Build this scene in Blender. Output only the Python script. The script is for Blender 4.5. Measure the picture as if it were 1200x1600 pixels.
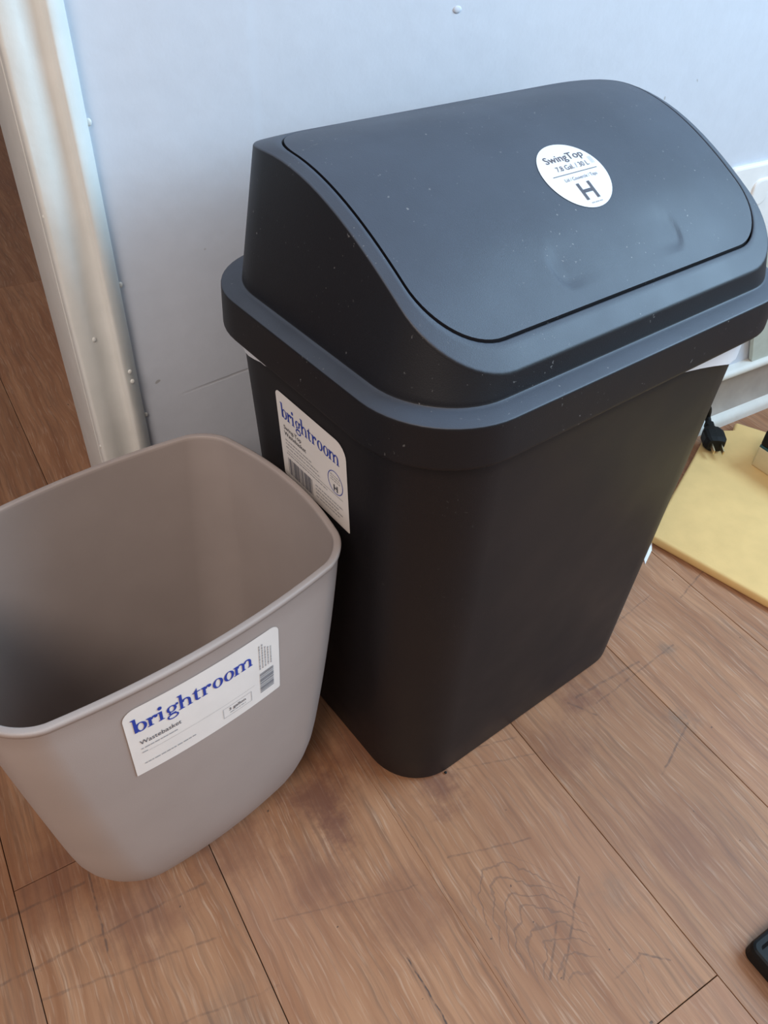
import bpy, bmesh, math, random
import numpy as np
from mathutils import Vector, Matrix

random.seed(7)
for o in list(bpy.data.objects):
    bpy.data.objects.remove(o)
scene = bpy.context.scene
COL = scene.collection

# ------------------------------------------------------------------ camera
cam_data = bpy.data.cameras.new('camera')
cam_data.sensor_fit = 'AUTO'
cam_data.sensor_width = 36.0
cam_data.lens = 1237.63 * 36.0 / 1600.0
cam_data.clip_start = 0.01
cam = bpy.data.objects.new('camera', cam_data)
COL.objects.link(cam)
cR = Vector((0.85496491, -0.51721493, 0.03903482))
cU = Vector((0.32058650, 0.58609458, 0.74412192))
cF = Vector((0.40774906, 0.62368410, -0.66690243))
cam.matrix_world = Matrix(((cR.x, cU.x, -cF.x, -0.36174817),
                           (cR.y, cU.y, -cF.y, -0.40898311),
                           (cR.z, cU.z, -cF.z, 0.66720675),
                           (0, 0, 0, 1)))
scene.camera = cam

# ------------------------------------------------------------------ light
world = bpy.data.worlds.new('world')
scene.world = world
world.use_nodes = True
bg = world.node_tree.nodes['Background']
bg.inputs['Color'].default_value = (1.0, 0.935, 0.90, 1)
bg.inputs['Strength'].default_value = 0.45

wl = bpy.data.lights.new('window_daylight', 'AREA')
wl.shape = 'RECTANGLE'
wl.size = 1.25
wl.size_y = 1.15
wl.energy = 66.0
wl.color = (0.50, 0.77, 1.0)
wlo = bpy.data.objects.new('window_daylight', wl)
COL.objects.link(wlo)
wlo.location = (1.22, -0.75, 1.35)
wlo.rotation_euler = (math.radians(90), 0, math.radians(90))

ll = bpy.data.lights.new('added_fill_lamp', 'AREA')  # unseen warm lamp, added to fill the left wall, basket interior and side label
ll.shape = 'DISK'
ll.size = 0.6
ll.energy = 19.0
ll.color = (1.0, 0.86, 0.76)
llo = bpy.data.objects.new('added_fill_lamp', ll)
COL.objects.link(llo)
llo.location = (-1.10, -0.95, 1.65)
llo.rotation_euler = (Vector((0.80, 0.95, -1.30))).to_track_quat('-Z', 'Y').to_euler()

vs = scene.view_settings
vs.view_transform = 'Standard'
vs.look = 'None'
vs.gamma = 1.0
vs.use_curve_mapping = False
vs.exposure = -0.14

# ------------------------------------------------------------------ helpers
def tag(o, label=None, cat=None, group=None, kind=None):
    if label: o['label'] = label
    if cat: o['category'] = cat
    if group: o['group'] = group
    if kind: o['kind'] = kind
    return o

def mesh_obj(name, verts, faces, mat, parent=None, smooth=False, recalc=True):
    me = bpy.data.meshes.new(name)
    me.from_pydata([tuple(v) for v in verts], [], faces)
    if recalc:
        bm = bmesh.new(); bm.from_mesh(me)
        bmesh.ops.recalc_face_normals(bm, faces=bm.faces)
        bm.to_mesh(me); bm.free()
    if smooth:
        for p in me.polygons: p.use_smooth = True
    me.materials.append(mat)
    o = bpy.data.objects.new(name, me)
    COL.objects.link(o)
    if parent: o.parent = parent
    return o

def empty(name, loc=(0, 0, 0), rz=0):
    o = bpy.data.objects.new(name, None)
    o.empty_display_size = 0.05
    COL.objects.link(o)
    o.location = loc
    o.rotation_euler = (0, 0, rz)
    return o

def box_vf(x0, x1, y0, y1, z0, z1, base=0):
    v = [(x0, y0, z0), (x1, y0, z0), (x1, y1, z0), (x0, y1, z0), (x0, y0, z1), (x1, y0, z1), (x1, y1, z1), (x0, y1, z1)]
    f = [(0, 3, 2, 1), (4, 5, 6, 7), (0, 1, 5, 4), (1, 2, 6, 5), (2, 3, 7, 6), (3, 0, 4, 7)]
    return v, [tuple(i + base for i in q) for q in f]

def boxes(name, lst, mat, parent=None, bevel=0.0, seg=2):
    V, Fc = [], []
    for b in lst:
        v, f = box_vf(*b, base=len(V)); V += v; Fc += f
    o = mesh_obj(name, V, Fc, mat, parent)
    if bevel:
        bm = bmesh.new(); bm.from_mesh(o.data)
        bmesh.ops.bevel(bm, geom=list(bm.edges), offset=bevel, segments=seg, affect='EDGES', profile=0.6)
        bm.to_mesh(o.data); bm.free()
        for p in o.data.polygons: p.use_smooth = True
    return o

def loft(loops, cap0=False, cap1=False):
    n = len(loops[0]); V = []; Fc = []
    for L in loops: V += [tuple(p) for p in L]
    for k in range(len(loops) - 1):
        for i in range(n):
            j = (i + 1) % n
            Fc.append((k * n + i, k * n + j, (k + 1) * n + j, (k + 1) * n + i))
    if cap0: Fc.append(tuple(range(n))[::-1])
    if cap1: Fc.append(tuple((len(loops) - 1) * n + i for i in range(n)))
    return V, Fc

def rrect(a, b, r, nc=10, ns=8, cx=0.0, cy=0.0):
    """rounded rectangle, half sizes a, b; nc segments a corner, ns points a side"""
    r = max(1e-4, min(r, a - 1e-4, b - 1e-4)); P = []
    cs = [(a - r, b - r, 0), (-a + r, b - r, 90), (-a + r, -b + r, 180), (a - r, -b + r, 270)]
    for q in range(4):
        x, y, a0 = cs[q]
        for k in range(nc + 1):
            t = math.radians(a0 + 90.0 * k / nc)
            P.append((x + r * math.cos(t), y + r * math.sin(t)))
        x2, y2, a1 = cs[(q + 1) % 4]
        t1 = math.radians(a1)
        e = (x2 + r * math.cos(t1), y2 + r * math.sin(t1)); s = P[-1]
        for k in range(1, ns):
            u = k / ns
            P.append((s[0] + (e[0] - s[0]) * u, s[1] + (e[1] - s[1]) * u))
    return [(x + cx, y + cy) for x, y in P]

def tube(path, r, n=10):
    P = [Vector(p) for p in path]; V = []; Fc = []
    # resample with Catmull-Rom
    Q = []
    for i in range(len(P) - 1):
        p0 = P[max(i - 1, 0)]; p1 = P[i]; p2 = P[i + 1]; p3 = P[min(i + 2, len(P) - 1)]
        for k in range(8):
            t = k / 8
            Q.append(0.5 * ((2 * p1) + (p2 - p0) * t + (2 * p0 - 5 * p1 + 4 * p2 - p3) * t * t + (3 * p1 - p0 - 3 * p2 + p3) * t ** 3))
    Q.append(P[-1])
    up = Vector((0.3, 0.2, 0.9))
    for i, c in enumerate(Q):
        d = (Q[min(i + 1, len(Q) - 1)] - Q[max(i - 1, 0)]).normalized()
        s = d.cross(up).normalized(); u2 = s.cross(d)
        for k in range(n):
            a = 2 * math.pi * k / n
            V.append(c + (s * math.cos(a) + u2 * math.sin(a)) * r)
    for i in range(len(Q) - 1):
        for k in range(n):
            j = (k + 1) % n
            Fc.append((i * n + k, i * n + j, (i + 1) * n + j, (i + 1) * n + k))
    Fc.append(tuple(range(n))[::-1]); Fc.append(tuple((len(Q) - 1) * n + k for k in range(n)))
    return V, Fc

# ------------------------------------------------------------------ materials
class NT:
    def __init__(self, name):
        self.m = bpy.data.materials.new(name); self.m.use_nodes = True
        self.t = self.m.node_tree; self.n = self.t.nodes; self.l = self.t.links
        self.b = self.n['Principled BSDF']
    def node(self, typ, **kw):
        nd = self.n.new(typ)
        for k, v in kw.items(): setattr(nd, k, v)
        return nd
    def put(self, sock, val):
        if hasattr(val, 'is_output'): self.l.new(val, sock)
        else: sock.default_value = val
    def math(self, op, a, b=None, c=None, clamp=False):
        nd = self.node('ShaderNodeMath', operation=op); nd.use_clamp = clamp
        self.put(nd.inputs[0], a)
        if b is not None: self.put(nd.inputs[1], b)
        if c is not None: self.put(nd.inputs[2], c)
        return nd.outputs[0]
    def vmath(self, op, a, b=None, scale=None):
        nd = self.node('ShaderNodeVectorMath', operation=op)
        self.put(nd.inputs[0], a)
        if b is not None: self.put(nd.inputs[1], b)
        if scale is not None: self.put(nd.inputs['Scale'], scale)
        return nd.outputs['Value'] if op in ('LENGTH', 'DOT_PRODUCT', 'DISTANCE') else nd.outputs['Vector']
    def noise(self, vec, scale, detail=4, rough=0.5, dist=0.0):
        nd = self.node('ShaderNodeTexNoise')
        self.put(nd.inputs['Vector'], vec); nd.inputs['Scale'].default_value = scale
        nd.inputs['Detail'].default_value = detail; nd.inputs['Roughness'].default_value = rough
        nd.inputs['Distortion'].default_value = dist
        return nd.outputs[0]
    def remap(self, v, a, b, c=0.0, d=1.0, smooth=False):
        nd = self.node('ShaderNodeMapRange')
        if smooth: nd.interpolation_type = 'SMOOTHSTEP'
        self.put(nd.inputs[0], v)
        for i, x in enumerate((a, b, c, d)): nd.inputs[i + 1].default_value = x
        return nd.outputs[0]
    def mix(self, fac, a, b, blend='MIX'):
        nd = self.node('ShaderNodeMix', data_type='RGBA', blend_type=blend)
        self.put(nd.inputs[0], fac)
        self.put(nd.inputs[6], a if hasattr(a, 'is_output') else (*a, 1))
        self.put(nd.inputs[7], b if hasattr(b, 'is_output') else (*b, 1))
        return nd.outputs[2]
    def bump(self, h, strength=0.3, dist=0.001, normal=None):
        nd = self.node('ShaderNodeBump')
        nd.inputs['Strength'].default_value = strength; nd.inputs['Distance'].default_value = dist
        self.put(nd.inputs['Height'], h)
        if normal is not None: self.put(nd.inputs['Normal'], normal)
        return nd.outputs[0]
    def pos(self): return self.node('ShaderNodeNewGeometry').outputs['Position']
    def objc(self): return self.node('ShaderNodeTexCoord').outputs['Object']

def plain(name, col, rough=0.5, spec=0.5, noise_amt=0.06, scale=60, metal=0.0, bump=0.0, bscale=900):
    t = NT(name)
    n = t.noise(t.objc(), scale, 3)
    f = t.remap(n, 0.3, 0.7, 1 - noise_amt, 1 + noise_amt)
    c = t.vmath('SCALE', (col[0], col[1], col[2]), scale=f)
    t.put(t.b.inputs['Base Color'], c)
    t.b.inputs['Roughness'].default_value = rough
    t.b.inputs['Specular IOR Level'].default_value = spec
    t.b.inputs['Metallic'].default_value = metal
    if bump:
        t.put(t.b.inputs['Normal'], t.bump(t.noise(t.objc(), bscale, 2), bump, 0.0004))
    return t.m

def black_plastic(name, specks):
    t = NT(name); oc = t.objc()
    fine = t.noise(oc, 1400, 2)
    soft = t.noise(oc, 14, 4)
    dust = t.remap(t.noise(oc, 380, 2), 0.70, 0.74, 0, 1)
    dmask = t.remap(t.noise(oc, 22, 3), 0.47, 0.66, 0, 1)
    dz = t.math('MULTIPLY', dust, dmask)
    # patchy dust tint on up-facing faces, also painting in light from above
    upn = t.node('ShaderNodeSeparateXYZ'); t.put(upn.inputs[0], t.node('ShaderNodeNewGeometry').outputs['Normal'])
    dust_toplight = t.math('MULTIPLY', t.remap(upn.outputs[2], 0.45, 0.75, 0, 1, True), t.remap(t.noise(oc, 9, 5, 0.6), 0.3, 0.7, 0.7, 1.0))
    c = t.mix(dust_toplight, (0.0085, 0.0080, 0.0105), (0.064, 0.077, 0.104))
    c = t.mix(t.math('MULTIPLY', dz, specks), c, (0.30, 0.30, 0.30))
    t.put(t.b.inputs['Base Color'], c)
    t.put(t.b.inputs['Roughness'], t.remap(soft, 0.3, 0.7, 0.44, 0.54))
    t.b.inputs['Specular IOR Level'].default_value = 0.32
    t.put(t.b.inputs['Normal'], t.bump(fine, 0.25, 0.0003))
    return t.m

def grey_plastic():
    t = NT('grey_plastic'); oc = t.objc()
    n = t.noise(oc, 20, 4)
    c = t.mix(t.remap(n, 0.3, 0.7), (0.368, 0.308, 0.284), (0.396, 0.332, 0.306))
    t.put(t.b.inputs['Base Color'], c)
    t.b.inputs['Roughness'].default_value = 0.5
    t.b.inputs['Specular IOR Level'].default_value = 0.4
    t.put(t.b.inputs['Normal'], t.bump(t.noise(oc, 1500, 2), 0.2, 0.0003))
    return t.m

def wall_paint():
    t = NT('wall_paint'); P = t.pos()
    big = t.noise(P, 9, 4, 0.55)
    mid = t.noise(P, 55, 4, 0.6)
    fin = t.noise(P, 260, 3, 0.5)
    sp = t.node('ShaderNodeSeparateXYZ'); t.put(sp.inputs[0], P)
    # plaster step a hand's width from the casing, and a hairline crack lower down
    edge = t.remap(t.math('ADD', sp.outputs[0], t.math('MULTIPLY', mid, 0.006)), -0.116, -0.108, 1, 0, True)
    step = t.math('MULTIPLY', edge, 0.5)
    ck = t.math('ABSOLUTE', t.math('SUBTRACT', t.math('SUBTRACT', sp.outputs[2], 0.2905), t.math('MULTIPLY', t.math('ADD', sp.outputs[0], t.math('ADD', 0.137, t.math('MULTIPLY', mid, 0.01))), 0.12)))
    ckm = t.math('MULTIPLY', t.remap(ck, 0.0006, 0.0014, 1, 0), t.math('MULTIPLY', t.remap(sp.outputs[0], -0.205, -0.17), t.remap(sp.outputs[0], -0.11, -0.10, 1, 0)))
    h = t.math('ADD', t.math('MULTIPLY', big, 2.0), t.math('ADD', t.math('MULTIPLY', mid, 0.55), t.math('ADD', t.math('MULTIPLY', fin, 0.10), step)))
    h = t.math('SUBTRACT', h, t.math('MULTIPLY', ckm, 0.7))
    c = t.mix(t.remap(mid, 0.3, 0.7), (0.585, 0.622, 0.695), (0.612, 0.650, 0.725))
    spots = t.math('MULTIPLY', t.remap(t.noise(P, 85, 1), 0.80, 0.82), 0.6)
    c = t.mix(spots, c, (0.30, 0.28, 0.26))
    c = t.mix(t.math('MULTIPLY', ckm, 0.35), c, (0.40, 0.38, 0.37))
    t.put(t.b.inputs['Base Color'], c)
    t.b.inputs['Roughness'].default_value = 0.62
    t.b.inputs['Specular IOR Level'].default_value = 0.3
    t.put(t.b.inputs['Normal'], t.bump(h, 0.30, 0.0016))
    return t.m

def trim_paint():
    t = NT('trim_paint'); P = t.pos()
    n = t.noise(P, 40, 4); m = t.noise(P, 160, 3)
    c = t.mix(t.remap(n, 0.3, 0.7), (0.70, 0.70, 0.665), (0.76, 0.755, 0.72))
    t.put(t.b.inputs['Base Color'], c)
    t.b.inputs['Roughness'].default_value = 0.5
    t.put(t.b.inputs['Normal'], t.bump(t.math('ADD', n, t.math('MULTIPLY', m, 0.3)), 0.35, 0.0012))
    return t.m

def floor_wood():
    t = NT('floor_wood'); P = t.pos()
    oi = t.node('ShaderNodeObjectInfo').outputs['Random']
    off = t.node('ShaderNodeCombineXYZ')
    t.put(off.inputs[0], t.math('MULTIPLY', oi, 3.7)); t.put(off.inputs[1], t.math('MULTIPLY', oi, 11.3))
    Q = t.vmath('ADD', P, off.outputs[0])
    def stretch(v, sx, sy):
        return t.vmath('MULTIPLY', v, (sx, sy, 1))
    warp = t.noise(Q, 7, 3)
    wq = t.vmath('ADD', Q, t.vmath('SCALE', (1, 0, 0), scale=t.math('MULTIPLY', warp, 0.02)))
    g1 = t.noise(stretch(wq, 60, 3.2), 1.0, 5, 0.6)      # broad grain
    g2 = t.noise(stretch(wq, 260, 9), 1.0, 4, 0.6)       # fine grain
    g3 = t.noise(stretch(wq, 460, 24), 1.0, 3, 0.55)      # light pores
    tone = t.noise(Q, 4.5, 3)
    base = t.mix(t.remap(g1, 0.32, 0.70), (0.285, 0.125, 0.060), (0.44, 0.228, 0.122))
    base = t.mix(t.math('MULTIPLY', t.remap(g2, 0.47, 0.68), 0.62), base, (0.190, 0.100, 0.060))
    base = t.mix(t.math('MULTIPLY', t.remap(g3, 0.55, 0.72), 0.52), base, (0.54, 0.36, 0.245))
    base = t.mix(t.math('MULTIPLY', t.remap(tone, 0.5, 0.72), 0.35), base, (0.30, 0.145, 0.092))
    rnd = t.remap(oi, 0, 1, 0.90, 1.08)
    base = t.vmath('SCALE', base, scale=rnd)
    sp = t.node('ShaderNodeSeparateXYZ'); t.put(sp.inputs[0], P)
    # cathedral grain on one plank
    wv = t.noise(P, 60, 3)
    dx = t.math('SUBTRACT', t.math('ADD', sp.outputs[0], 0.105), t.math('MULTIPLY', t.math('ADD', sp.outputs[1], 0.25), -0.12))
    par = t.math('MULTIPLY', t.math('MULTIPLY', dx, dx), 34.0)
    ph = t.math('ADD', t.math('ADD', sp.outputs[1], par), t.math('MULTIPLY', wv, 0.026))
    ln = t.math('SINE', t.math('MULTIPLY', ph, 2 * math.pi / 0.0145))
    ln = t.remap(ln, 0.78, 1.0, 0, 1, True)
    ex = t.math('MULTIPLY', t.math('DIVIDE', dx, 0.042), t.math('DIVIDE', dx, 0.042))
    ey = t.math('DIVIDE', t.math('ADD', sp.outputs[1], 0.262), 0.062)
    em = t.math('ADD', ex, t.math('MULTIPLY', ey, ey))
    cm = t.math('MULTIPLY', t.remap(em, 0.55, 1.1, 1, 0, True), ln)
    base = t.mix(t.math('MULTIPLY', cm, 0.55), base, (0.17, 0.095, 0.065))
    # ingrained reddish stains and grey smudges
    dn = t.math('MULTIPLY', t.noise(P, 46, 5, 0.7), 0.075)
    def blob(x, y, r, amt, col, cur):
        d = t.vmath('DISTANCE', t.vmath('MULTIPLY', P, (1, 1, 0)), (x, y, 0))
        m = t.remap(t.math('ADD', d, dn), r * 0.3 + 0.028, r + 0.040, min(.85, amt * 1.2), 0, True)
        return t.mix(m, cur, col)
    red = (0.17, 0.07, 0.045); gry = (0.15, 0.11, 0.085)
    for x, y, r, a, c in [(-.205, -.085, .038, .70, red), (-.202, -.118, .024, .62, red), (-.104, -.135, .030, .62, red),
                          (-.155, -.060, .04, .45, red), (-.235, -.15, .04, .35, red), (-.19, -.21, .05, .34, red),
                          (-.29, -.09, .045, .42, red), (-.37, -.10, .05, .45, red), (-.42, -.04, .05, .4, red),
                          (.0713, -.125, .030, .55, red), (.02, -.16, .04, .32, red), (.05, -.28, .05, .22, red),
                          (-.031, -.283, .020, .24, gry), (.145, -.19, .016, .45, gry), (.20, -.12, .012, .35, gry),
                          (-.35, -.22, .05, .25, gry)]:
        base = blob(x, y, r, a, c, base)
    # scuffs, scratches and dirty score lines
    jit = t.node('ShaderNodeTexNoise'); t.put(jit.inputs['Vector'], P); jit.inputs['Scale'].default_value = 90
    jv = t.vmath('SCALE', t.vmath('SUBTRACT', jit.outputs['Color'], (0.5, 0.5, 0.5)), scale=0.0035)
    PJ = t.vmath('MULTIPLY', t.vmath('ADD', P, jv), (1, 1, 0))
    brk = t.remap(t.noise(P, 140, 3), 0.36, 0.56, 0.25, 1)
    tot = None
    for ax, ay, bx_, by_, w, a in [(-.0476, -.258, -.1111, -.3111, .0013, .55), (-.0877, -.2761, -.1197, -.3061, .0013, .5),
                                   (-.0464, -.328, -.0290, -.3440, .0011, .6), (-.0464, -.329, -.0760, -.3318, .0011, .5), (-.052, -.3335, -.060, -.351, .0010, .35),
                                   (.1486, -.198, .1238, -.2086, .0014, .5), (.1238, -.2086, .0847, -.2253, .0014, .6),
                                   (-.479, -.0998, -.320, -.105, .0016, .45), (-.4693, -.0529, -.405, -.056, .0018, .5), (-.455, -.125, -.325, -.150, .0014, .35),
                                   (-.1343, -.1888, -.0617, -.2115, .0012, .4), (-.075, -.110, -.010, -.125, .0012, .35), (-.0788, -.125, .0, -.150, .0012, .3),
                                   (.0713, -.1194, .160, -.118, .0018, .45), (.085, -.135, .21, -.12, .0014, .4), (.16, -.07, .24, -.055, .0012, .35),
                                   (.27, -.075, .335, -.055, .0014, .5), (.06, -.12, .075, -.145, .0016, .5),
                                   (-.2063, -.238, -.2045, -.34, .0009, 1.0), (-.3986, -.0415, -.4037, -.1236, .0011, .7),
                                   (-.150, -.10, -.1516, -.33, .0007, .5), (-.285, -.16, -.17, -.195, .0010, .3), (-.43, -.18, -.30, -.205, .0012, .3)]:
        pa = t.vmath('SUBTRACT', PJ, (ax, ay, 0))
        ba = (bx_ - ax, by_ - ay, 0); L2 = ba[0] ** 2 + ba[1] ** 2
        hh = t.math('MULTIPLY', t.vmath('DOT_PRODUCT', pa, ba), 1 / L2, clamp=True)
        d = t.vmath('LENGTH', t.vmath('SUBTRACT', pa, t.vmath('SCALE', ba, scale=hh)))
        m = t.remap(d, w * 0.35, w, a, 0)
        tot = m if tot is None else t.math('MAXIMUM', tot, m)
    tot = t.math('MULTIPLY', tot, brk)
    base = t.mix(t.math('MULTIPLY', tot, 1.0), base, (0.10, 0.062, 0.048))
    spk = t.math('MULTIPLY', t.remap(t.noise(P, 130, 1), 0.775, 0.79), 0.75)
    base = t.mix(spk, base, (0.08, 0.05, 0.04))
    t.put(t.b.inputs['Base Color'], base)
    t.put(t.b.inputs['Roughness'], t.remap(g1, 0.3, 0.7, 0.50, 0.62))
    t.b.inputs['Specular IOR Level'].default_value = 0.4
    h = t.math('ADD', t.math('MULTIPLY', g2, 0.6), t.math('MULTIPLY', g3, 0.4))
    h = t.math('SUBTRACT', h, t.math('MULTIPLY', cm, 0.4))
    t.put(t.b.inputs['Normal'], t.bump(h, 0.22, 0.0006))
    return t.m

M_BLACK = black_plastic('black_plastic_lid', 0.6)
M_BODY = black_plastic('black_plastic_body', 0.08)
M_GREY = grey_plastic()
M_WALL = wall_paint()
M_TRIM = trim_paint()
M_WOOD = floor_wood()
# M_CREAM = plain('cream_wall', (0.42, 0.31, 0.23), 0.7, 0.2, 0.03, 5)
M_COVE = plain('shaded_cove_paint', (0.36, 0.315, 0.275), 0.5, 0.3, 0.12, 25)  # darker beige that paints shade into the hollow of the baseboard
M_GAP = plain('dark_gap', (0.030, 0.017, 0.012), 0.9, 0.1)
M_PAPER = plain('label_paper', (0.83, 0.775, 0.735), 0.55, 0.3, 0.02)
M_GLOSSPAPER = plain('round_label_paper', (0.76, 0.77, 0.82), 0.4, 0.4, 0.02)
M_BLUE = plain('blue_ink', (0.022, 0.055, 0.36), 0.5, 0.3, 0.05)
M_INK = plain('dark_ink', (0.085, 0.085, 0.105), 0.5, 0.3, 0.05)
M_GREYINK = plain('grey_ink', (0.36, 0.35, 0.36), 0.5, 0.3, 0.05)
M_BARINK = plain('barcode_ink', (0.20, 0.195, 0.22), 0.5, 0.3, 0.05)
M_LINER = plain('white_liner', (0.80, 0.79, 0.81), 0.35, 0.5, 0.03)
M_YELLOW = plain('yellow_foam', (0.80, 0.545, 0.23), 0.75, 0.25, 0.05, 30, bump=0.3, bscale=500)
M_RUBBER = plain('black_rubber', (0.008, 0.0085, 0.009), 0.55, 0.22, 0.1)
M_BRASS = plain('prong_metal', (0.75, 0.62, 0.42), 0.3, 0.5, 0.05, metal=1.0)
M_BEIGE = plain('beige_card', (0.72, 0.60, 0.36), 0.6, 0.3, 0.05)
M_TEAL = plain('teal_band', (0.02, 0.09, 0.11), 0.5, 0.4, 0.05)
M_PALE = plain('pale_green_panel', (0.50, 0.54, 0.48), 0.5, 0.4, 0.05)
M_WHITE = plain('white_plate', (0.84, 0.84, 0.84), 0.4, 0.5, 0.02)

# ------------------------------------------------------------------ the setting
WY = 0.162          # wall face
WT = 0.235          # back of the partition
floor = boxes('floor', [(-1.8, 1.2, -1.8, 3.2, -0.03, -0.006)], M_GAP)
tag(floor, kind='structure')
PW, PL, GAP = 0.150, 0.90, 0.0007
bmv, bmf = box_vf(-PW / 2 + GAP / 2, PW / 2 - GAP / 2, -PL / 2 + GAP / 2, PL / 2 - GAP / 2, -0.006, 0.0)
plank_me = bpy.data.meshes.new('plank'); plank_me.from_pydata(bmv, [], bmf)
bm = bmesh.new(); bm.from_mesh(plank_me)
bmesh.ops.bevel(bm, geom=[e for e in bm.edges if all(v.co.z > -0.001 for v in e.verts)], offset=0.0003, segments=1, affect='EDGES')
bm.to_mesh(plank_me); bm.free(); plank_me.materials.append(M_WOOD)
joint = {0: -0.0345, 2: -0.370, 1: -0.75, 3: -0.55, 4: -0.62, 5: -0.70, -1: -0.50}
for k in range(-8, 16):
    xc = -0.455 + PW * (k + 0.5)
    if xc > 1.13: break
    j = joint.get(k, -0.9 + 0.37 * ((k * 5) % 7) / 3.0)
    y = j
    while y > -1.8 + 0.01: y -= PL
    while y < 3.15:
        yc = y + PL / 2
        if yc < 3.3 and yc > -1.35:
            p = bpy.data.objects.new('plank', plank_me); COL.objects.link(p)
            p.parent = floor; p.location = (xc, yc, 0)
            if k in (1, 2): p.scale.x = 1.0021; p.location.x += 0.00016 * (3 - 2 * k)
        y += PL

wall = boxes('wall_back', [(-0.268, 1.2, WY, WT, 0, 2.95), (-1.8, -1.115, WY, WT, 0, 2.95), (-1.115, -0.268, WY, WT, 2.05, 2.95)], M_WALL)
tag(wall, kind='structure')
# right hand wall with the window that lights the place
RX, CH = 1.20, 2.95
wy0, wy1, wz0, wz1 = -1.38, -0.12, 0.77, 1.93
wr = boxes('wall_right', [(RX, RX + .1, -1.8, wy0, 0, CH), (RX, RX + .1, wy1, WT, 0, CH), (RX, RX + .1, wy0, wy1, 0, wz0), (RX, RX + .1, wy0, wy1, wz1, CH)], M_WALL)
tag(wr, kind='structure')
w1 = boxes('window_1', [(RX - .015, RX, wy0 - .06, wy0, wz0 - .06, wz1 + .06), (RX - .015, RX, wy1, wy1 + .06, wz0 - .06, wz1 + .06), (RX - .015, RX, wy0, wy1, wz1, wz1 + .06), (RX - .04, RX, wy0 - .06, wy1 + .06, wz0 - .06, wz0)], M_TRIM)
tag(w1, kind='structure')
# the dim room beyond the doorway
wfar = boxes('wall_far', [(-1.9, 1.3, 3.2, 3.3, 0, 2.95)], M_WALL)
tag(wfar, kind='structure')
ceil = boxes('ceiling', [(-1.9, 1.3, WT, 3.3, 2.95, 3.0)], M_WALL)
tag(ceil, kind='structure')
wlf = boxes('wall_left', [(-1.9, -1.8, WT, 3.2, 0, 2.95)], M_WALL)
tag(wlf, kind='structure')

# door casing: moulded profile swept up the wall
prof = [(-.2780, 0.0), (-.2780, .0085), (-.2776, .0105), (-.2766, .0118), (-.2750, .0122), (-.2715, .0123), (-.2680, .0121), (-.2645, .0110),
        (-.2610, .0096), (-.2575, .0088), (-.2540, .0088), (-.2515, .0096), (-.2502, .0112), (-.2496, .0140), (-.2488, .0152), (-.2474, .0155), (-.2456, .0150), (-.2432, .0138),
        (-.2405, .0115), (-.2380, .0085), (-.2362, .0050), (-.2350, 0.0)]
def sweep_z(name, prof, z0, z1, mat, n=24, wob=0.0):
    V, Fc = [], []; m = len(prof)
    for k in range(n + 1):
        z = z0 + (z1 - z0) * k / n
        for i, (x, d) in enumerate(prof):
            s = wob * (math.sin(z * 37 + i) + math.sin(z * 91 + 2 * i)) * (1 if 0 < i < m - 1 else 0)
            V.append((x + s * 0.4, WY - d - s, z))
    for k in range(n):
        for i in range(m - 1):
            Fc.append((k * m + i, k * m + i + 1, (k + 1) * m + i + 1, (k + 1) * m + i))
    return mesh_obj(name, V, Fc, mat, smooth=True)
casing = sweep_z('trim_1', prof, 0, 2.05, M_TRIM, 120, 0.00018)
tag(casing, kind='structure')
# paint blobs on the casing
def blob_mesh(name, c, r, mat, parent, sq=(1, .5, 1.2)):
    bm = bmesh.new(); bmesh.ops.create_icosphere(bm, subdivisions=2, radius=r)
    V = [(c[0] + v.co.x * sq[0], c[1] + v.co.y * sq[1], c[2] + v.co.z * sq[2]) for v in bm.verts]
    Fc = [tuple(v.index for v in f.verts) for f in bm.faces]; bm.free()
    return mesh_obj(name, V, Fc, mat, parent, smooth=True)
for x, d, z, r in [(-.2768, .0105, .453, .0022), (-.2640, .0115, .358, .0024), (-.2770, .0105, .262, .0024), (-.2435, .0165, .327, .0022), (-.2430, .0165, .318, .0024), (-.2350, .003, .505, .0030), (-.2350, .003, .392, .0028), (-.2350, .003, .275, .0028), (-.2560, .008, .300, .0016)]:
    blob_mesh('paint_drip', (x, WY - d + r * .25, z), r * .75, M_TRIM, casing)
blob_mesh('paint_chip', (.054, WY - .0001, .552), .0034, M_WALL, wall, (1.2, .3, .8))
# jamb lining
jamb = boxes('trim_2', [(-.2785, -.268, WY - 0.001, WT, 0, 2.05)], M_TRIM, bevel=0.0012)
tag(jamb, kind='structure')

# baseboard with a coved face and a toe
bprof = [(0.0, .0905), (.010, .0910), (.0150, .0895), (.0165, .0860), (.0160, .0815), (.0120, .0775), (.0065, .0740), (.0045, .066), (.0042, .052), (.0055, .036), (.0090, .025), (.0150, .0185), (.0205, .0160), (.0240, .0130), (.0255, .0085), (.0255, 0.0)]
V, Fc = [], []
xs = [-.2337 + (1.2 + .2337) * k / 40 for k in range(41)]
for x in xs:
    for d, z in bprof: V.append((x, WY - d, z))
m = len(bprof)
for k in range(40):
    for i in range(m - 1): Fc.append((k * m + i, k * m + i + 1, (k + 1) * m + i + 1, (k + 1) * m + i))
bb = mesh_obj('baseboard_back', V, Fc, M_TRIM, smooth=True)
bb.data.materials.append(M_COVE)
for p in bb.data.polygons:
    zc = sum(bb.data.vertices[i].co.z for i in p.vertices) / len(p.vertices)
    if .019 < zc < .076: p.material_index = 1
tag(bb, kind='structure')

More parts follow.
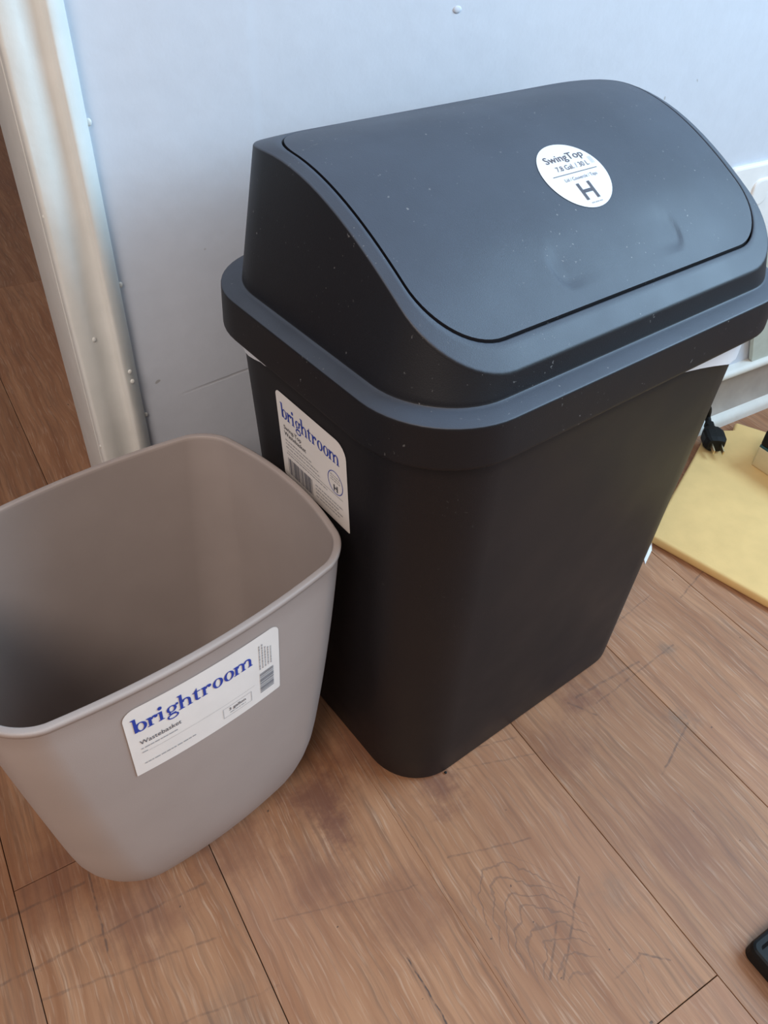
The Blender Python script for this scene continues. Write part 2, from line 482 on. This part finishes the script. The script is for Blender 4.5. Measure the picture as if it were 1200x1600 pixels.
# ------------------------------------------------------------------ lettering tools
def text_vf(s, size, align='LEFT', bold=0.0):
    cu = bpy.data.curves.new('txt', 'FONT'); cu.body = s; cu.size = size; cu.align_x = align
    cu.resolution_u = 3; cu.offset = bold
    ob = bpy.data.objects.new('txt', cu); COL.objects.link(ob)
    dg = bpy.context.evaluated_depsgraph_get()
    me = bpy.data.meshes.new_from_object(ob.evaluated_get(dg))
    V = [(v.co.x, v.co.y) for v in me.vertices]; Fc = [tuple(p.vertices) for p in me.polygons]
    bpy.data.objects.remove(ob); bpy.data.curves.remove(cu); bpy.data.meshes.remove(me)
    return V, Fc

class Flat:
    """collects flat 2-D shapes in label coordinates"""
    def __init__(self): self.V = []; self.F = []
    def add(self, V, Fc):
        b = len(self.V); self.V += list(V); self.F += [tuple(i + b for i in f) for f in Fc]
    def rect(self, x0, y0, x1, y1, nx=1):
        for k in range(nx):
            a = x0 + (x1 - x0) * k / nx; c = x0 + (x1 - x0) * (k + 1) / nx
            self.add([(a, y0), (c, y0), (c, y1), (a, y1)], [(0, 1, 2, 3)])
    def poly(self, P): self.add(P, [tuple(range(len(P)))])
    def ring(self, cx, cy, rx, ry, tx, ty, a0=0, a1=360, n=28, sx=0.0):
        V = []; Fc = []
        for k in range(n + 1):
            t = math.radians(a0 + (a1 - a0) * k / n); c, s = math.cos(t), math.sin(t)
            V += [(cx + rx * c, cy + ry * s), (cx + sx + (rx - tx) * c, cy + (ry - ty) * s)]
        for k in range(n): Fc.append((2 * k, 2 * k + 2, 2 * k + 3, 2 * k + 1))
        self.add(V, Fc)
    def disc(self, cx, cy, r, n=20):
        self.poly([(cx + r * math.cos(2 * math.pi * k / n), cy + r * math.sin(2 * math.pi * k / n)) for k in range(n)])
    def text(self, s, size, x, y, align='LEFT', rot=0, sx=1.0, bold=0.0, width=None):
        V, Fc = text_vf(s, size, align, bold)
        if width:
            xs_ = [p[0] for p in V]; sx = width / (max(xs_) - min(xs_))
        c, sn = math.cos(rot), math.sin(rot)
        self.add([(x + c * px * sx - sn * py, y + sn * px * sx + c * py) for px, py in V], Fc)
    def build(self, name, fn, off, mat, parent):
        return mesh_obj(name, [fn(x, y, off) for x, y in self.V], self.F, mat, parent, recalc=False)

def wordmark():
    """the serif word on both labels, drawn letter by letter (x-height 1)"""
    f = Flat(); x = 0.0; W = 0.27; S = 0.085
    def stem(x, y0, y1, foot=True, head=True):
        f.rect(x, y0, x + W, y1)
        if foot: f.rect(x - .13, 0, x + W + .13, S)
        if head: f.poly([(x - .16, y1 - S * .9), (x + .02, y1 - .17), (x + .02, y1), (x - .16, y1 - S * .2)])
    def b(x):
        stem(x, 0.02, 1.62, False); f.ring(x + .60, .5, .53, .53, .27, .10); return 1.28
    def r(x):
        stem(x, 0, 1.0); f.ring(x + .56, .62, .34, .40, .16, .17, 60, 170, 12); f.disc(x + .68, .83, .165); return .98
    def i(x):
        stem(x, 0, 1.0); f.disc(x + W / 2, 1.38, .19); return .66
    def g(x):
        f.ring(x + .46, .64, .46, .38, .24, .09); f.ring(x + .48, -.22, .54, .30, .17, .11)
        f.poly([(x + .20, .34), (x + .34, .30), (x + .28, .10), (x + .10, .14)]); f.rect(x + .22, .02, x + .80, .16)
        f.disc(x + .98, .92, .13); f.rect(x + .72, .84, x + .98, .93); return 1.22
    def h(x, tall=1.62):
        stem(x, 0, tall); f.ring(x + .58, .60, .46, .42, .25, .13, 0, 165, 16)
        f.rect(x + .79, 0, x + 1.04, .62); f.rect(x + .68, 0, x + 1.16, S); return 1.36
    def t_(x):
        f.rect(x + .05, .22, x + .05 + W, 1.12); f.poly([(x + .05, 1.0), (x + .05 + W, 1.0), (x + .05 + W, 1.40)])
        f.rect(x - .12, .90, x + .62, 1.0); f.ring(x + .36, .26, .31, .28, .26, .10, 180, 325, 12); return .86
    def o(x):
        f.ring(x + .52, .5, .52, .53, .27, .09); return 1.16
    def m_(x):
        stem(x, 0, 1.0); f.ring(x + .56, .60, .44, .42, .25, .13, 0, 165, 16); f.rect(x + .75, 0, x + 1.0, .62); f.rect(x + .64, 0, x + 1.12, S)
        f.ring(x + 1.30, .60, .44, .42, .25, .13, 0, 165, 16); f.rect(x + 1.49, 0, x + 1.74, .62); f.rect(x + 1.38, 0, x + 1.86, S); return 2.0
    for fn in (b, r, i, g, h, t_, r, o, o, m_): x += fn(x)
    return f.V, f.F, x - .14

def place_word(fl, x0, y0, w, xh):
    V, Fc, L = wordmark()
    fl.add([(x0 + px * w / L, y0 + py * xh) for px, py in V], Fc)

def rounded_sheet(w, h, rads, n=8):
    """grid-triangulable outline sheet: returns verts and faces, origin lower left; rads = radius at bl, br, tr, tl"""
    cols = sorted(set([0, w] + [w * k / 24 for k in range(25)] + [rads[0] * (1 - math.cos(math.radians(a))) for a in range(0, 91, 15)] + [w - max(rads[1], rads[2]) * (1 - math.cos(math.radians(a))) for a in range(0, 91, 15)] + [max(rads[0], rads[3]) * (1 - math.cos(math.radians(a))) for a in range(0, 91, 15)]))
    def yb(x):
        if x < rads[0]: return rads[0] - math.sqrt(max(0, rads[0] ** 2 - (rads[0] - x) ** 2))
        if x > w - rads[1]: return rads[1] - math.sqrt(max(0, rads[1] ** 2 - (x - w + rads[1]) ** 2))
        return 0.0
    def yt(x):
        if x < rads[3]: return h - rads[3] + math.sqrt(max(0, rads[3] ** 2 - (rads[3] - x) ** 2))
        if x > w - rads[2]: return h - rads[2] + math.sqrt(max(0, rads[2] ** 2 - (x - w + rads[2]) ** 2))
        return h
    R_ = 8; V = []; Fc = []
    for x in cols:
        a, b = yb(x), yt(x)
        for j in range(R_ + 1): V.append((x, a + (b - a) * j / R_))
    for k in range(len(cols) - 1):
        for j in range(R_): Fc.append((k * (R_ + 1) + j, (k + 1) * (R_ + 1) + j, (k + 1) * (R_ + 1) + j + 1, k * (R_ + 1) + j + 1))
    return V, Fc

def small_print(fl, x0, x1, y, h, seed):
    """a line of print too small to read: broken strokes"""
    rnd = random.Random(seed); x = x0
    while x < x1:
        w = rnd.uniform(.0010, .0036); fl.rect(x, y, min(x + w, x1), y + h); x += w + rnd.uniform(.0004, .0009)

# ------------------------------------------------------------------ black swing-top bin
BYAW = math.radians(6.5)
bin_root = empty('swing_top_bin', (0, 0, 0), BYAW)
tag(bin_root, 'tall black plastic bin with curved swing-top lid and round white sticker', 'trash bin')
BH = 0.405
def body_dims(z):
    u = z / 0.3898
    return (0.1512 + (0.1748 - 0.1512) * u, 0.1105 + (0.1226 - 0.1105) * u, 0.049 + (0.0606 - 0.049) * u)
loops = []
for z, ins in [(0.0, .005), (.0006, .003), (.002, .0012), (.005, 0)] + [(.005 + (BH - .005) * k / 12, 0) for k in range(1, 13)]:
    a, b, r = body_dims(z)
    loops.append([(x, y, z) for x, y in rrect(a - ins, b - ins, r - ins, 12, 8)])
for z, ins in [(BH, .003), (.2, .003), (.006, .003)]:
    a, b, r = body_dims(z); loops.append([(x, y, z) for x, y in rrect(a - ins, b - ins, r - ins, 12, 8)])
V, Fc = loft(loops, True, True)
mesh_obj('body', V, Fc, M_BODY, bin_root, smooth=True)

py = np.array([-.118, -.102, -.085, -.068, -.05, -.02, -.005, .0155, .035, .046, .073, .09, .115])
pz = np.array([.437, .4485, .459, .470, .4805, .496, .5018, .5073, .512, .5132, .5125, .5090, .502])
PC = np.polyfit(py, pz, 5)
def prof_z(y): return float(np.polyval(PC, y))
HX = 0.0066       # centre line of the flap
NC, NS = 14, 14
L = []
def ring_at(a, b, r, z, cx=0.0, cy=0.0):
    L.append([(x, y, z) for x, y in rrect(a, b, r, NC, NS, cx, cy)])
ring_at(.1765, .1250, .058, .412)
ring_at(.1785, .1270, .060, .3915)
ring_at(.1795, .1280, .061, .3902)
ring_at(.1835, .1322, .0630, .3898)
ring_at(.1845, .1330, .0636, .3908)
ring_at(.1845, .1330, .0636, .3925)
for k in range(1, 5):
    u = k / 4; ring_at(.1845 - .0012 * u, .1330 - .0009 * u, .0636 - .0018 * u, .3925 + .0235 * u)
ring_at(.18325, .13205, .06175, .4170)
for a in (0, 30, 60, 90):
    s = math.radians(a); q = .0013
    ring_at(.1832 - q * (1 - math.cos(s)), .1320 - q * (1 - math.cos(s)), .0617 - q * (1 - math.cos(s)), .4176 + q * math.sin(s))
ring_at(.1806, .1292, .0590, .4196, .0004)
ring_at(.1765, .1206, .0545, .4211, .0032)
ring_at(.1752, .1188, .0537, .4214, .0042)
ring_at(.1747, .1183, .0533, .4219, .0042)
ring_at(.1746, .1182, .0532, .4232, .0042)
TA, TB, TR, TY = .1632, .1143, .0480, -.0022
HQ, HD = .0017, .0022     # edge rounding; the frame falls a little towards its edge
def edge_z(y): return prof_z(y) - HD
for k in range(1, 9):
    u = k / 8
    if k == 7: u = .94
    if k == 8: u = .985
    pts = rrect(.1746 + (TA - .1746) * u, .1182 + (TB - .1182) * u, .0532 + (TR - .0532) * u, NC, NS, .0042 + (HX - .0042) * u, TY * u)
    L.append([(x, y, .4234 + (edge_z(y) - HQ - .4234) * u) for x, y in pts])
for a in (0, 25, 50, 70, 90):
    s = math.radians(a); i_ = HQ * (1 - math.cos(s))
    pts = rrect(TA - i_, TB - i_, TR - i_, NC, NS, HX, TY)
    L.append([(x, y, edge_z(y) - HQ + HQ * math.sin(s)) for x, y in pts])
FY0, FY1, FA, FR = -.1008, .0860, .1530, .040
g = .0013
pts_in = rrect(FA + g, (FY1 - FY0) / 2 + g, FR + g, NC, NS, HX, (FY0 + FY1) / 2)
outer = [(p[0], p[1]) for p in L[-1]]
for u in (.06, .35, .67, .93):
    L.append([(o_[0] + (p[0] - o_[0]) * u, o_[1] + (p[1] - o_[1]) * u, prof_z(o_[1] + (p[1] - o_[1]) * u) - HD * (1 - u)) for o_, p in zip(outer, pts_in)])
L.append([(x, y, prof_z(y) - .0007) for x, y in pts_in])
L.append([(x, y, prof_z(y) - .012) for x, y in pts_in])
V, Fc = loft(L)
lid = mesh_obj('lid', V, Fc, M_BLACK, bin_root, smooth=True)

# swing flap
def flap_z(x, y):
    ux = min(1.0, abs(x - HX) / FA); z = prof_z(y)
    fy = max(0.0, min(1.0, (y - FY0) / .05)) * max(0.0, min(1.0, (FY1 - y) / .05))
    z += .0034 * (1 - ux ** 4) * (fy * fy * (3 - 2 * fy))
    # finger press
    dx = max(0.0, abs(x - .012) - .050); dy = (y + .0790) / .0105
    d = math.sqrt((dx / .0105) ** 2 + dy * dy) if dx > 0 else abs(dy)
    if d < 1.25:
        e = max(0.0, min(1.0, (1.15 - d) / .35)); e = e * e * (3 - 2 * e)
        z -= .0012 * e * (0.06 + 0.94 * min(1, (abs(x - .012) / .050) ** 3))
    return z
def flap_hw(y):
    for yc, s in ((FY0 + FR, -1), (FY1 - FR, 1)):
        if (y - yc) * s > 0: return FA - FR + math.sqrt(max(0, FR * FR - (y - yc) ** 2))
    return FA
rows = [FY0 + FR * (1 - math.cos(math.radians(a))) for a in range(0, 91, 6)]
nmid = 90
rows += [FY0 + FR + (FY1 - FY0 - 2 * FR) * k / nmid for k in range(1, nmid)]
rows += [FY1 - FR * (1 - math.cos(math.radians(a))) for a in range(90, -1, -6)]
NXF = 170
V = []; Fc = []
for y in rows:
    hw = flap_hw(y)
    for i in range(NXF + 1):
        x = HX + hw * (-1 + 2 * i / NXF)
        V.append((x, y, flap_z(x, y)))
nr = len(rows)
for j in range(nr - 1):
    for i in range(NXF):
        a = j * (NXF + 1) + i
        Fc.append((a, a + 1, a + NXF + 2, a + NXF + 1))
bd = [i for i in range(NXF + 1)] + [j * (NXF + 1) + NXF for j in range(1, nr)] + [(nr - 1) * (NXF + 1) + i for i in range(NXF - 1, -1, -1)] + [j * (NXF + 1) for j in range(nr - 2, 0, -1)]
b0 = len(V)
for i in bd: V.append((V[i][0], V[i][1], V[i][2] - .010))
for k in range(len(bd)):
    k2 = (k + 1) % len(bd)
    Fc.append((bd[k2], bd[k], b0 + k, b0 + k2))
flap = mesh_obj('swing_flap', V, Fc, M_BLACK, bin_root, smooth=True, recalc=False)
try:
    flap.data.set_sharp_from_angle(angle=math.radians(40))
except Exception:
    pass

# round sticker on the flap
SCX, SCY, SR = .0165, -.0300, .0272
sl = math.atan((prof_z(-.01) - prof_z(-.05)) / .04)
def on_flap(u, v, off):
    y = SCY + v * math.cos(sl); x = SCX + u
    nrm = Vector((0, -(flap_z(x, y + .002) - flap_z(x, y - .002)) / .004, 1)).normalized()
    p = Vector((x, y, flap_z(x, y))) + nrm * off
    return (p.x, p.y, p.z)
V = [(0, 0)]; Fc = []
RN, AN = 10, 56
for k in range(1, RN + 1):
    for i in range(AN):
        a = 2 * math.pi * i / AN; V.append((SR * k / RN * math.cos(a), SR * k / RN * math.sin(a)))
for i in range(AN): Fc.append((0, 1 + i, 1 + (i + 1) % AN))
for k in range(RN - 1):
    for i in range(AN):
        a = 1 + k * AN + i; b_ = 1 + k * AN + (i + 1) % AN
        Fc.append((a, a + AN, b_ + AN, b_))
rl = mesh_obj('round_label', [on_flap(x, y, .00035) for x, y in V], Fc, M_GLOSSPAPER, bin_root, recalc=False)
rl['label'] = 'round white size sticker'
f = Flat()
f.text('SwingTop', .0084, -.0165, .0118, bold=.00004, width=.0350)
f.text('7.8 Gal. / 30 L', .0058, -.0125, .0040, width=.0300)
f.rect(-.0195, .0005, .0215, .0010)
f.text('Lid / Couvercle / Tapa', .0036, -.0125, -.0048, width=.0300)
f.rect(-.0062, -.0210, -.0037, -.0078); f.rect(.0037, -.0210, .0062, -.0078); f.rect(-.0040, -.0156, .0040, -.0131)
f.build('lettering', on_flap, .00060, M_INK, rl)
f = Flat(); small_print(f, -.004, .006, -.0240, .0008, 5)
f.build('small_print', on_flap, .00055, M_GREYINK, rl); f = Flat()
for k in range(3): f.rect(.0205 + .0012 * k, .0045, .0208 + .0012 * k, .0105)
f.build('edge_print', on_flap, .00055, M_GREYINK, rl)

# label on the left side of the body
LW, LH, LY, LZ = .0830, .0770, .0385, .2885
def on_side(u, v, off):
    z = LZ + v
    return (-body_dims(z)[0] - off, LY - u, z)
V, Fc = rounded_sheet(LW, LH, (.0012, .0012, .0110, .0050))
sd = mesh_obj('side_label', [on_side(x, y, .0004) for x, y in V], Fc, M_PAPER, bin_root, recalc=False)
sd['label'] = 'white rectangular brand sticker'
f = Flat(); place_word(f, .0060, .0560, .0690, .0078)
f.ring(.0690, .0380, .0088, .0100, .0006, .0006, n=32)
f.build('blue_lettering', on_side, .0007, M_BLUE, sd)
f = Flat()
f.text('Swing-Top', .0052, .0065, .0462, bold=.00004); f.text('Wastebasket', .0052, .0065, .0408, bold=.00004)
f.text('H', .0072, .0690, .0305, 'CENTER', bold=.0003)
f.rect(.0080, .0265, .0770, .0268)
f.build('lettering', on_side, .0007, M_INK, sd)
f = Flat()
for k, (x1, yy) in enumerate([(.040, .0360), (.048, .0328), (.050, .0294), (.058, .0235)]): small_print(f, .0068, x1, yy, .0010, k)
for k in range(4): small_print(f, .043, .076 - .004 * (k % 2), .0175 - .0034 * k, .0011, 20 + k)
for k in range(3): small_print(f, .0635, .0745, .0430 - .0022 * k, .0008, 30 + k)
f.build('small_print', on_side, .00065, M_GREYINK, sd)
f = Flat(); x = .0075; rnd = random.Random(3)
while x < .0385:
    w = rnd.choice((.0005, .0008, .0014)); f.rect(x, .0045, x + w, .0200); x += w + rnd.choice((.0004, .0006, .0010))
f.build('barcode', on_side, .0007, M_BARINK, sd)

# bin liner folded over the rim, its hem peeping out below the lid
base_pts = rrect(.1748, .1226, .0606, 10, 14)
def hem(x, y):
    # lowest at the back, tucked up at the front
    if y < -.05:
        if x < .02: return .3875
        return .3875 - (.0235 * min(1, (x - .02) / .115) ** 1.0)
    u = max(0, min(1, (y + .05) / .15))
    if x > 0: return .364 - .010 * u
    return .3885 - .0165 * max(0, min(1, (y - .01) / .07))
loops = []
for k in range(6):
    u = k / 5; row = []
    for i, (x, y) in enumerate(base_pts):
        zt = .4035; z = zt + (hem(x, y) - zt) * u
        a, b, r = body_dims(z)
        d = .0009 + .0022 * u * max(0, math.sin(i * .9) * .5 + math.sin(i * 2.3) * .3) + (.0016 * u if x > .1 else 0)
        row.append((x * (a + d) / .1748, y * (b + d) / .1226, z))
    loops.append(row)
V, Fc = loft(loops)
liner = mesh_obj('bin_liner', V, Fc, M_LINER, None, smooth=True)
liner.rotation_euler = (0, 0, BYAW)
tag(liner, 'white plastic bin liner peeping out under the black lid', 'bin liner')

# ------------------------------------------------------------------ grey wastebasket
Q = [-0.3052978, 0.0071632, 0.0619474, 0.1248801, 0.0959523, 0.0210638, 0.3059424, 0.0940696, 0.0714136, 0.0371974, 0.1035707, 0.1215054, 0.1157221, 0.1475678, 0.0105167, 0.0408600, 0.0030553]
gcx, gcy, gyaw, a1, b1, r1, GH, a0, b0, r0, rf, k1, kk1, k0, kk0, ri, bul = Q
c, s = math.cos(BYAW), math.sin(BYAW)
grey = empty('wastebasket', (c * gcx - s * gcy, s * gcx + c * gcy, 0), gyaw + BYAW)
tag(grey, 'open light grey plastic wastebasket with white brand sticker on its front', 'wastebasket')
def g_par(z):
    u = max(0.0, z / GH)
    ins = (ri * (1 - math.sqrt(max(0, 1 - (1 - z / rf) ** 2))) if z < rf else 0) - bul * 4 * u * (1 - u)
    lp = lambda p, q: p + (q - p) * u
    return lp(a0, a1) - ins, lp(b0, b1) - ins, max(.006, lp(r0, r1) - ins * .3), lp(k0, k1), lp(kk0, kk1)
def g_ring(z, inset=0.0, zz=None):
    a, b, r, k, kk = g_par(z)
    a -= inset; b -= inset
    out = []
    for x, y in rrect(a, b, max(.004, r - inset * .5), 16, 18):
        out.append((x * (1 - kk * (y / b) ** 2), y * (1 - k * (x / a) ** 2), z if zz is None else zz))
    return out
zs = [0, .0008, .002, .004, .007, .011, .016, .023, .032, .043, .056, .072, .09] + [.11 + (GH - .006 - .11) * k / 12 for k in range(13)]
loops = [g_ring(0, .006, 0.0008)] + [g_ring(z) for z in zs]
loops += [g_ring(GH - .0046, -.0004), g_ring(GH - .0042, -.0010), g_ring(GH - .0016, -.0012), g_ring(GH - .0006, -.0009), g_ring(GH - .0001, -.0002), g_ring(GH, .0004),
          g_ring(GH, .0026), g_ring(GH - .0002, .0031), g_ring(GH - .0009, .0035), g_ring(GH - .003, .0035)]
loops += [g_ring(z, .0030) for z in [GH - .01 - (GH - .05) * k / 16 for k in range(17)]]
loops += [g_ring(z, .0030, max(z, .005)) for z in (.03, .021, .014, .009, .005)]
V, Fc = loft(loops, True, True)
gb = mesh_obj('basket_body', V, Fc, M_GREY, grey, smooth=True)
GX0, GZ0, GW, GLH = -.0572, .2195, .1052, .0690
def on_grey(u, v, off):
    z = GZ0 + v; x = GX0 + u
    a, b, r, k, kk = g_par(z)
    # the front side of the rounded outline is y = -b before the sides are bowed out
    return (x * (1 - kk), -(b) * (1 - k * (x / a) ** 2) - off, z) if False else (x, -(b) * (1 - k * (x / ((1 - kk) * a)) ** 2) - off, z)
V, Fc = rounded_sheet(GW, GLH, (.0008, .0012, .0070, .0085))
gl = mesh_obj('front_label', [on_grey(x, y, .0005) for x, y in V], Fc, M_PAPER, grey, recalc=False)
gl['label'] = 'white brand sticker with blue word'
f = Flat(); place_word(f, .0050, .0455, .0790, .0088)
f.build('blue_lettering', on_grey, .0008, M_BLUE, gl)
f = Flat()
f.text('Wastebasket', .0062, .0062,   .0318, width=.0262)
f.build('product_name', on_grey, .0008, M_INK, gl)
f = Flat()
f.text('3 gallon', .0042, .0707, .0135, 'CENTER', bold=.00003)
f.build('size_text', on_grey, .0008, M_INK, gl)
f = Flat()
small_print(f, .0062, .0300, .0268, .0010, 1); small_print(f, .0062, .0105, .0226, .0009, 2)
f.rect(.0105, .0222, .0600, .0224, 6); f.rect(.060, .0222, .0850, .0224, 3)
small_print(f, .0062, .0400, .0100, .0010, 4)
f.rect(.0600, .0080, .0603, .0185); f.rect(.0815, .0080, .0818, .0185); f.rect(.0600, .0080, .0818, .0083, 3); f.rect(.0600, .0182, .0818, .0185, 3)
small_print(f, .0650, .0770, .0105, .0008, 6)
for k in range(5):
    rnd = random.Random(40 + k); y = .0350
    while y < .0600 - .002 * k:
        h = rnd.uniform(.0008, .0030); f.rect(.0892 + .0022 * k, y, .0900 + .0022 * k, y + h); y += h + .0006
f.build('small_print', on_grey, .00075, M_GREYINK, gl)
f = Flat(); y = .0090; rnd = random.Random(9)
while y < .0300:
    h = rnd.choice((.0005, .0008, .0012)); f.rect(.0890, y, .1000, y + h); y += h + rnd.choice((.0004, .0006, .0009))
f.build('barcode', on_grey, .0008, M_BARINK, gl)

# ------------------------------------------------------------------ things on the right
# yellow foam mat
mat_poly = [(.303, .012), (.450, .0845), (.519, .1195), (.556, .1235), (.5755, .1135), (.5935, .1255), (.6153, .0862), (.700, -.080), (.760, -.240), (.405, -.330), (.3424, -.1326)]
bm = bmesh.new()
vsb = [bm.verts.new((x, y, .0025)) for x, y in mat_poly]
fb = bm.faces.new(vsb)
ex = bmesh.ops.extrude_face_region(bm, geom=[fb])
for v in [e for e in ex['geom'] if isinstance(e, bmesh.types.BMVert)]: v.co.z = .0150
bmesh.ops.recalc_face_normals(bm, faces=bm.faces)
bmesh.ops.bevel(bm, geom=list(bm.edges), offset=.0042, segments=3, affect='EDGES', profile=.5)
me = bpy.data.meshes.new('foam_mat'); bm.to_mesh(me); bm.free()
for p in me.polygons: p.use_smooth = True
me.materials.append(M_YELLOW)
mat_o = bpy.data.objects.new('foam_mat', me); COL.objects.link(mat_o)
mat_o.location.z = -.0025
try: me.set_sharp_from_angle(angle=math.radians(60))
except Exception: pass
tag(mat_o, 'flat yellow foam mat lying on the floor behind the black bin', 'mat')
MZ = .0125

# small box with black top on the mat
tb = empty('small_case', (.530, .045, MZ), 0)
tag(tb, 'small beige case with black top standing on the yellow mat', 'case')
boxes('case_base', [(0, .085, -.115, 0, 0, .031)], M_BEIGE, tb, bevel=.0018)
boxes('band', [(.0004, .0846, -.1146, -.0004, .031, .0345)], M_TEAL, tb)
boxes('case_top', [(0, .085, -.115, 0, .0345, .058)], M_RUBBER, tb, bevel=.003)

# plug on its cord
pg = empty('power_plug', (.5195, .110, MZ), 0)
tag(pg, 'black power plug with cord lying on the yellow mat', 'power plug')
p0 = Vector((.5300, .1265, .0285)); p1 = Vector((.5030, .0880, .0250)); o_ = Vector((.5195, .110, MZ))
ax = (p1 - p0).normalized(); sdv = ax.cross(Vector((0, 0, 1))).normalized(); upv = sdv.cross(ax)
def plug_ring(t, hw, hh, n=16):
    out = []
    for k in range(n):
        a = 2 * math.pi * k / n; cc, ss = math.cos(a), math.sin(a)
        e = .55
        out.append(p0 + ax * t + sdv * (hw * math.copysign(abs(cc) ** e, cc)) + upv * (hh * math.copysign(abs(ss) ** e, ss)) - o_)
    return out
loops = [plug_ring(-0.0026, .0045, .0045), plug_ring(0.0000, .0062, .0060), plug_ring(0.0052, .0062, .0060), plug_ring(0.0059, .0052, .0052), plug_ring(0.0091, .0052, .0052), plug_ring(0.0097, .0066, .0064), plug_ring(0.0137, .0072, .0068), plug_ring(0.0149, .0115, .0090), plug_ring(0.0234, .0150, .0112),
         plug_ring(0.0390, .0150, .0112), plug_ring(0.0442, .0128, .0102), plug_ring(0.0468, .0110, .0095)]
V, Fc = loft(loops, True, True)
mesh_obj('plug_body', V, Fc, M_RUBBER, pg, smooth=False)
for sg in (-1, 1):
    V = []; 
    for t in (.046, .062):
        for hw, hh in ((-.0008, -.0032), (.0008, -.0032), (.0008, .0032), (-.0008, .0032)):
            V.append(p0 + ax * t + sdv * (sg * .0064 + hw) + upv * (hh + .001) - o_)
    mesh_obj('prong', V, [(0, 1, 2, 3), (4, 7, 6, 5), (0, 4, 5, 1), (1, 5, 6, 2), (2, 6, 7, 3), (3, 7, 4, 0)], M_BRASS, pg)
V, Fc = tube([p0 - o_ + ax * .002, p0 - ax * .012 - o_ + Vector((0, 0, .004)), Vector((.5290, .1360, .052)) - o_, Vector((.500, .1400, .075)) - o_, Vector((.440, .1440, .070)) - o_, Vector((.36, .146, .03)) - o_, Vector((.30, .148, .0045)) - o_, Vector((.22, .146, .0045)) - o_], .0042)
mesh_obj('cord', V, Fc, M_RUBBER, pg, smooth=True)

# white outlet plate and pale panel against the wall
def plate(name, x0, x1, z0, z1, y0, y1, r, mat, parent=None):
    cx, cz = (x0 + x1) / 2, (z0 + z1) / 2; a, b = (x1 - x0) / 2, (z1 - z0) / 2
    Ls = []
    for y, ins in ((y1, 0), (y0 + .002, 0), (y0 + .0006, .0008), (y0, .0025)):
        Ls.append([(x, y, z) for x, z in rrect(a - ins, b - ins, r, 6, 2, cx, cz)])
    V, Fc = loft(Ls, True, True)
    return mesh_obj(name, V, Fc, mat, parent)
op = plate('outlet_plate', .445, .560, .262, .381, WY - .006, WY, .006, M_WHITE)
tag(op, 'white square outlet plate on the wall behind the black bin', 'outlet plate')
for zc in (.292, .348):
    plate('socket', .488, .518, zc - .016, zc + .016, WY - .0085, WY - .005, .010, M_WHITE, op)
lp = [(.621, .0915), (.900, .0915), (.900, .345), (.5350, .345), (.5260, .340), (.5235, .330)]
V = [(x, WY - .0095 + (.0045 if z > .2 else 0) , z) for x, z in lp] + [(x, WY - .0035 + (.0030 if z > .2 else 0), z) for x, z in lp]
n = len(lp)
Fc = [tuple(range(n))[::-1], tuple(range(n, 2 * n))] + [(i, (i + 1) % n, n + (i + 1) % n, n + i) for i in range(n)]
lb = mesh_obj('leaning_board', V, Fc, M_PALE)
tag(lb, 'pale grey-green board leaning on the wall above the baseboard', 'board')

# scrap of white paper by the mat corner
V = [(.272, -.016, .0006), (.296, -.003, .0006), (.316, .016, .0025), (.292, .012, .0012), (.272, -.016, .0010), (.296, -.003, .0012), (.316, .016, .0031), (.292, .012, .0018)]
sc = mesh_obj('paper_scrap', V, [(0, 3, 2, 1), (4, 5, 6, 7), (0, 1, 5, 4), (1, 2, 6, 5), (2, 3, 7, 6), (3, 0, 4, 7)], M_WHITE)
tag(sc, 'scrap of white paper on the floor between black bin and yellow mat', 'paper')

# black furniture foot
ft = empty('furniture_foot', (.06, -.40, 0), 0)
tag(ft, 'black plastic furniture foot with hollow top on the wooden floor', 'furniture foot')
Ls = []
for z, ins in ((0, .0015), (.0015, 0), (.012, 0), (.0155, .0012), (.0165, .003), (.0165, .0065), (.010, .0085)):
    Ls.append([(x, y, z) for x, y in rrect(.036 - ins, .032 - ins, max(.003, .008 - ins), 6, 2)])
V, Fc = loft(Ls, True, True)
mesh_obj('foot_cap', V, Fc, M_RUBBER, ft, smooth=False)
# dark crumbs of dirt
def crumb(x, y, r, lab):
    bm = bmesh.new(); bmesh.ops.create_icosphere(bm, subdivisions=1, radius=r)
    V = [(x + v.co.x * random.uniform(.7, 1.2), y + v.co.y * random.uniform(.7, 1.2), max(0.0002, r * .6 + v.co.z * .6)) for v in bm.verts]
    Fc = [tuple(v.index for v in f_.verts) for f_ in bm.faces]; bm.free()
    return tag(mesh_obj('crumb', V, Fc, M_RUBBER), lab, 'crumb')
crumb(-.0915, -.1225, .0016, 'black crumb of dirt against the foot of the black bin')
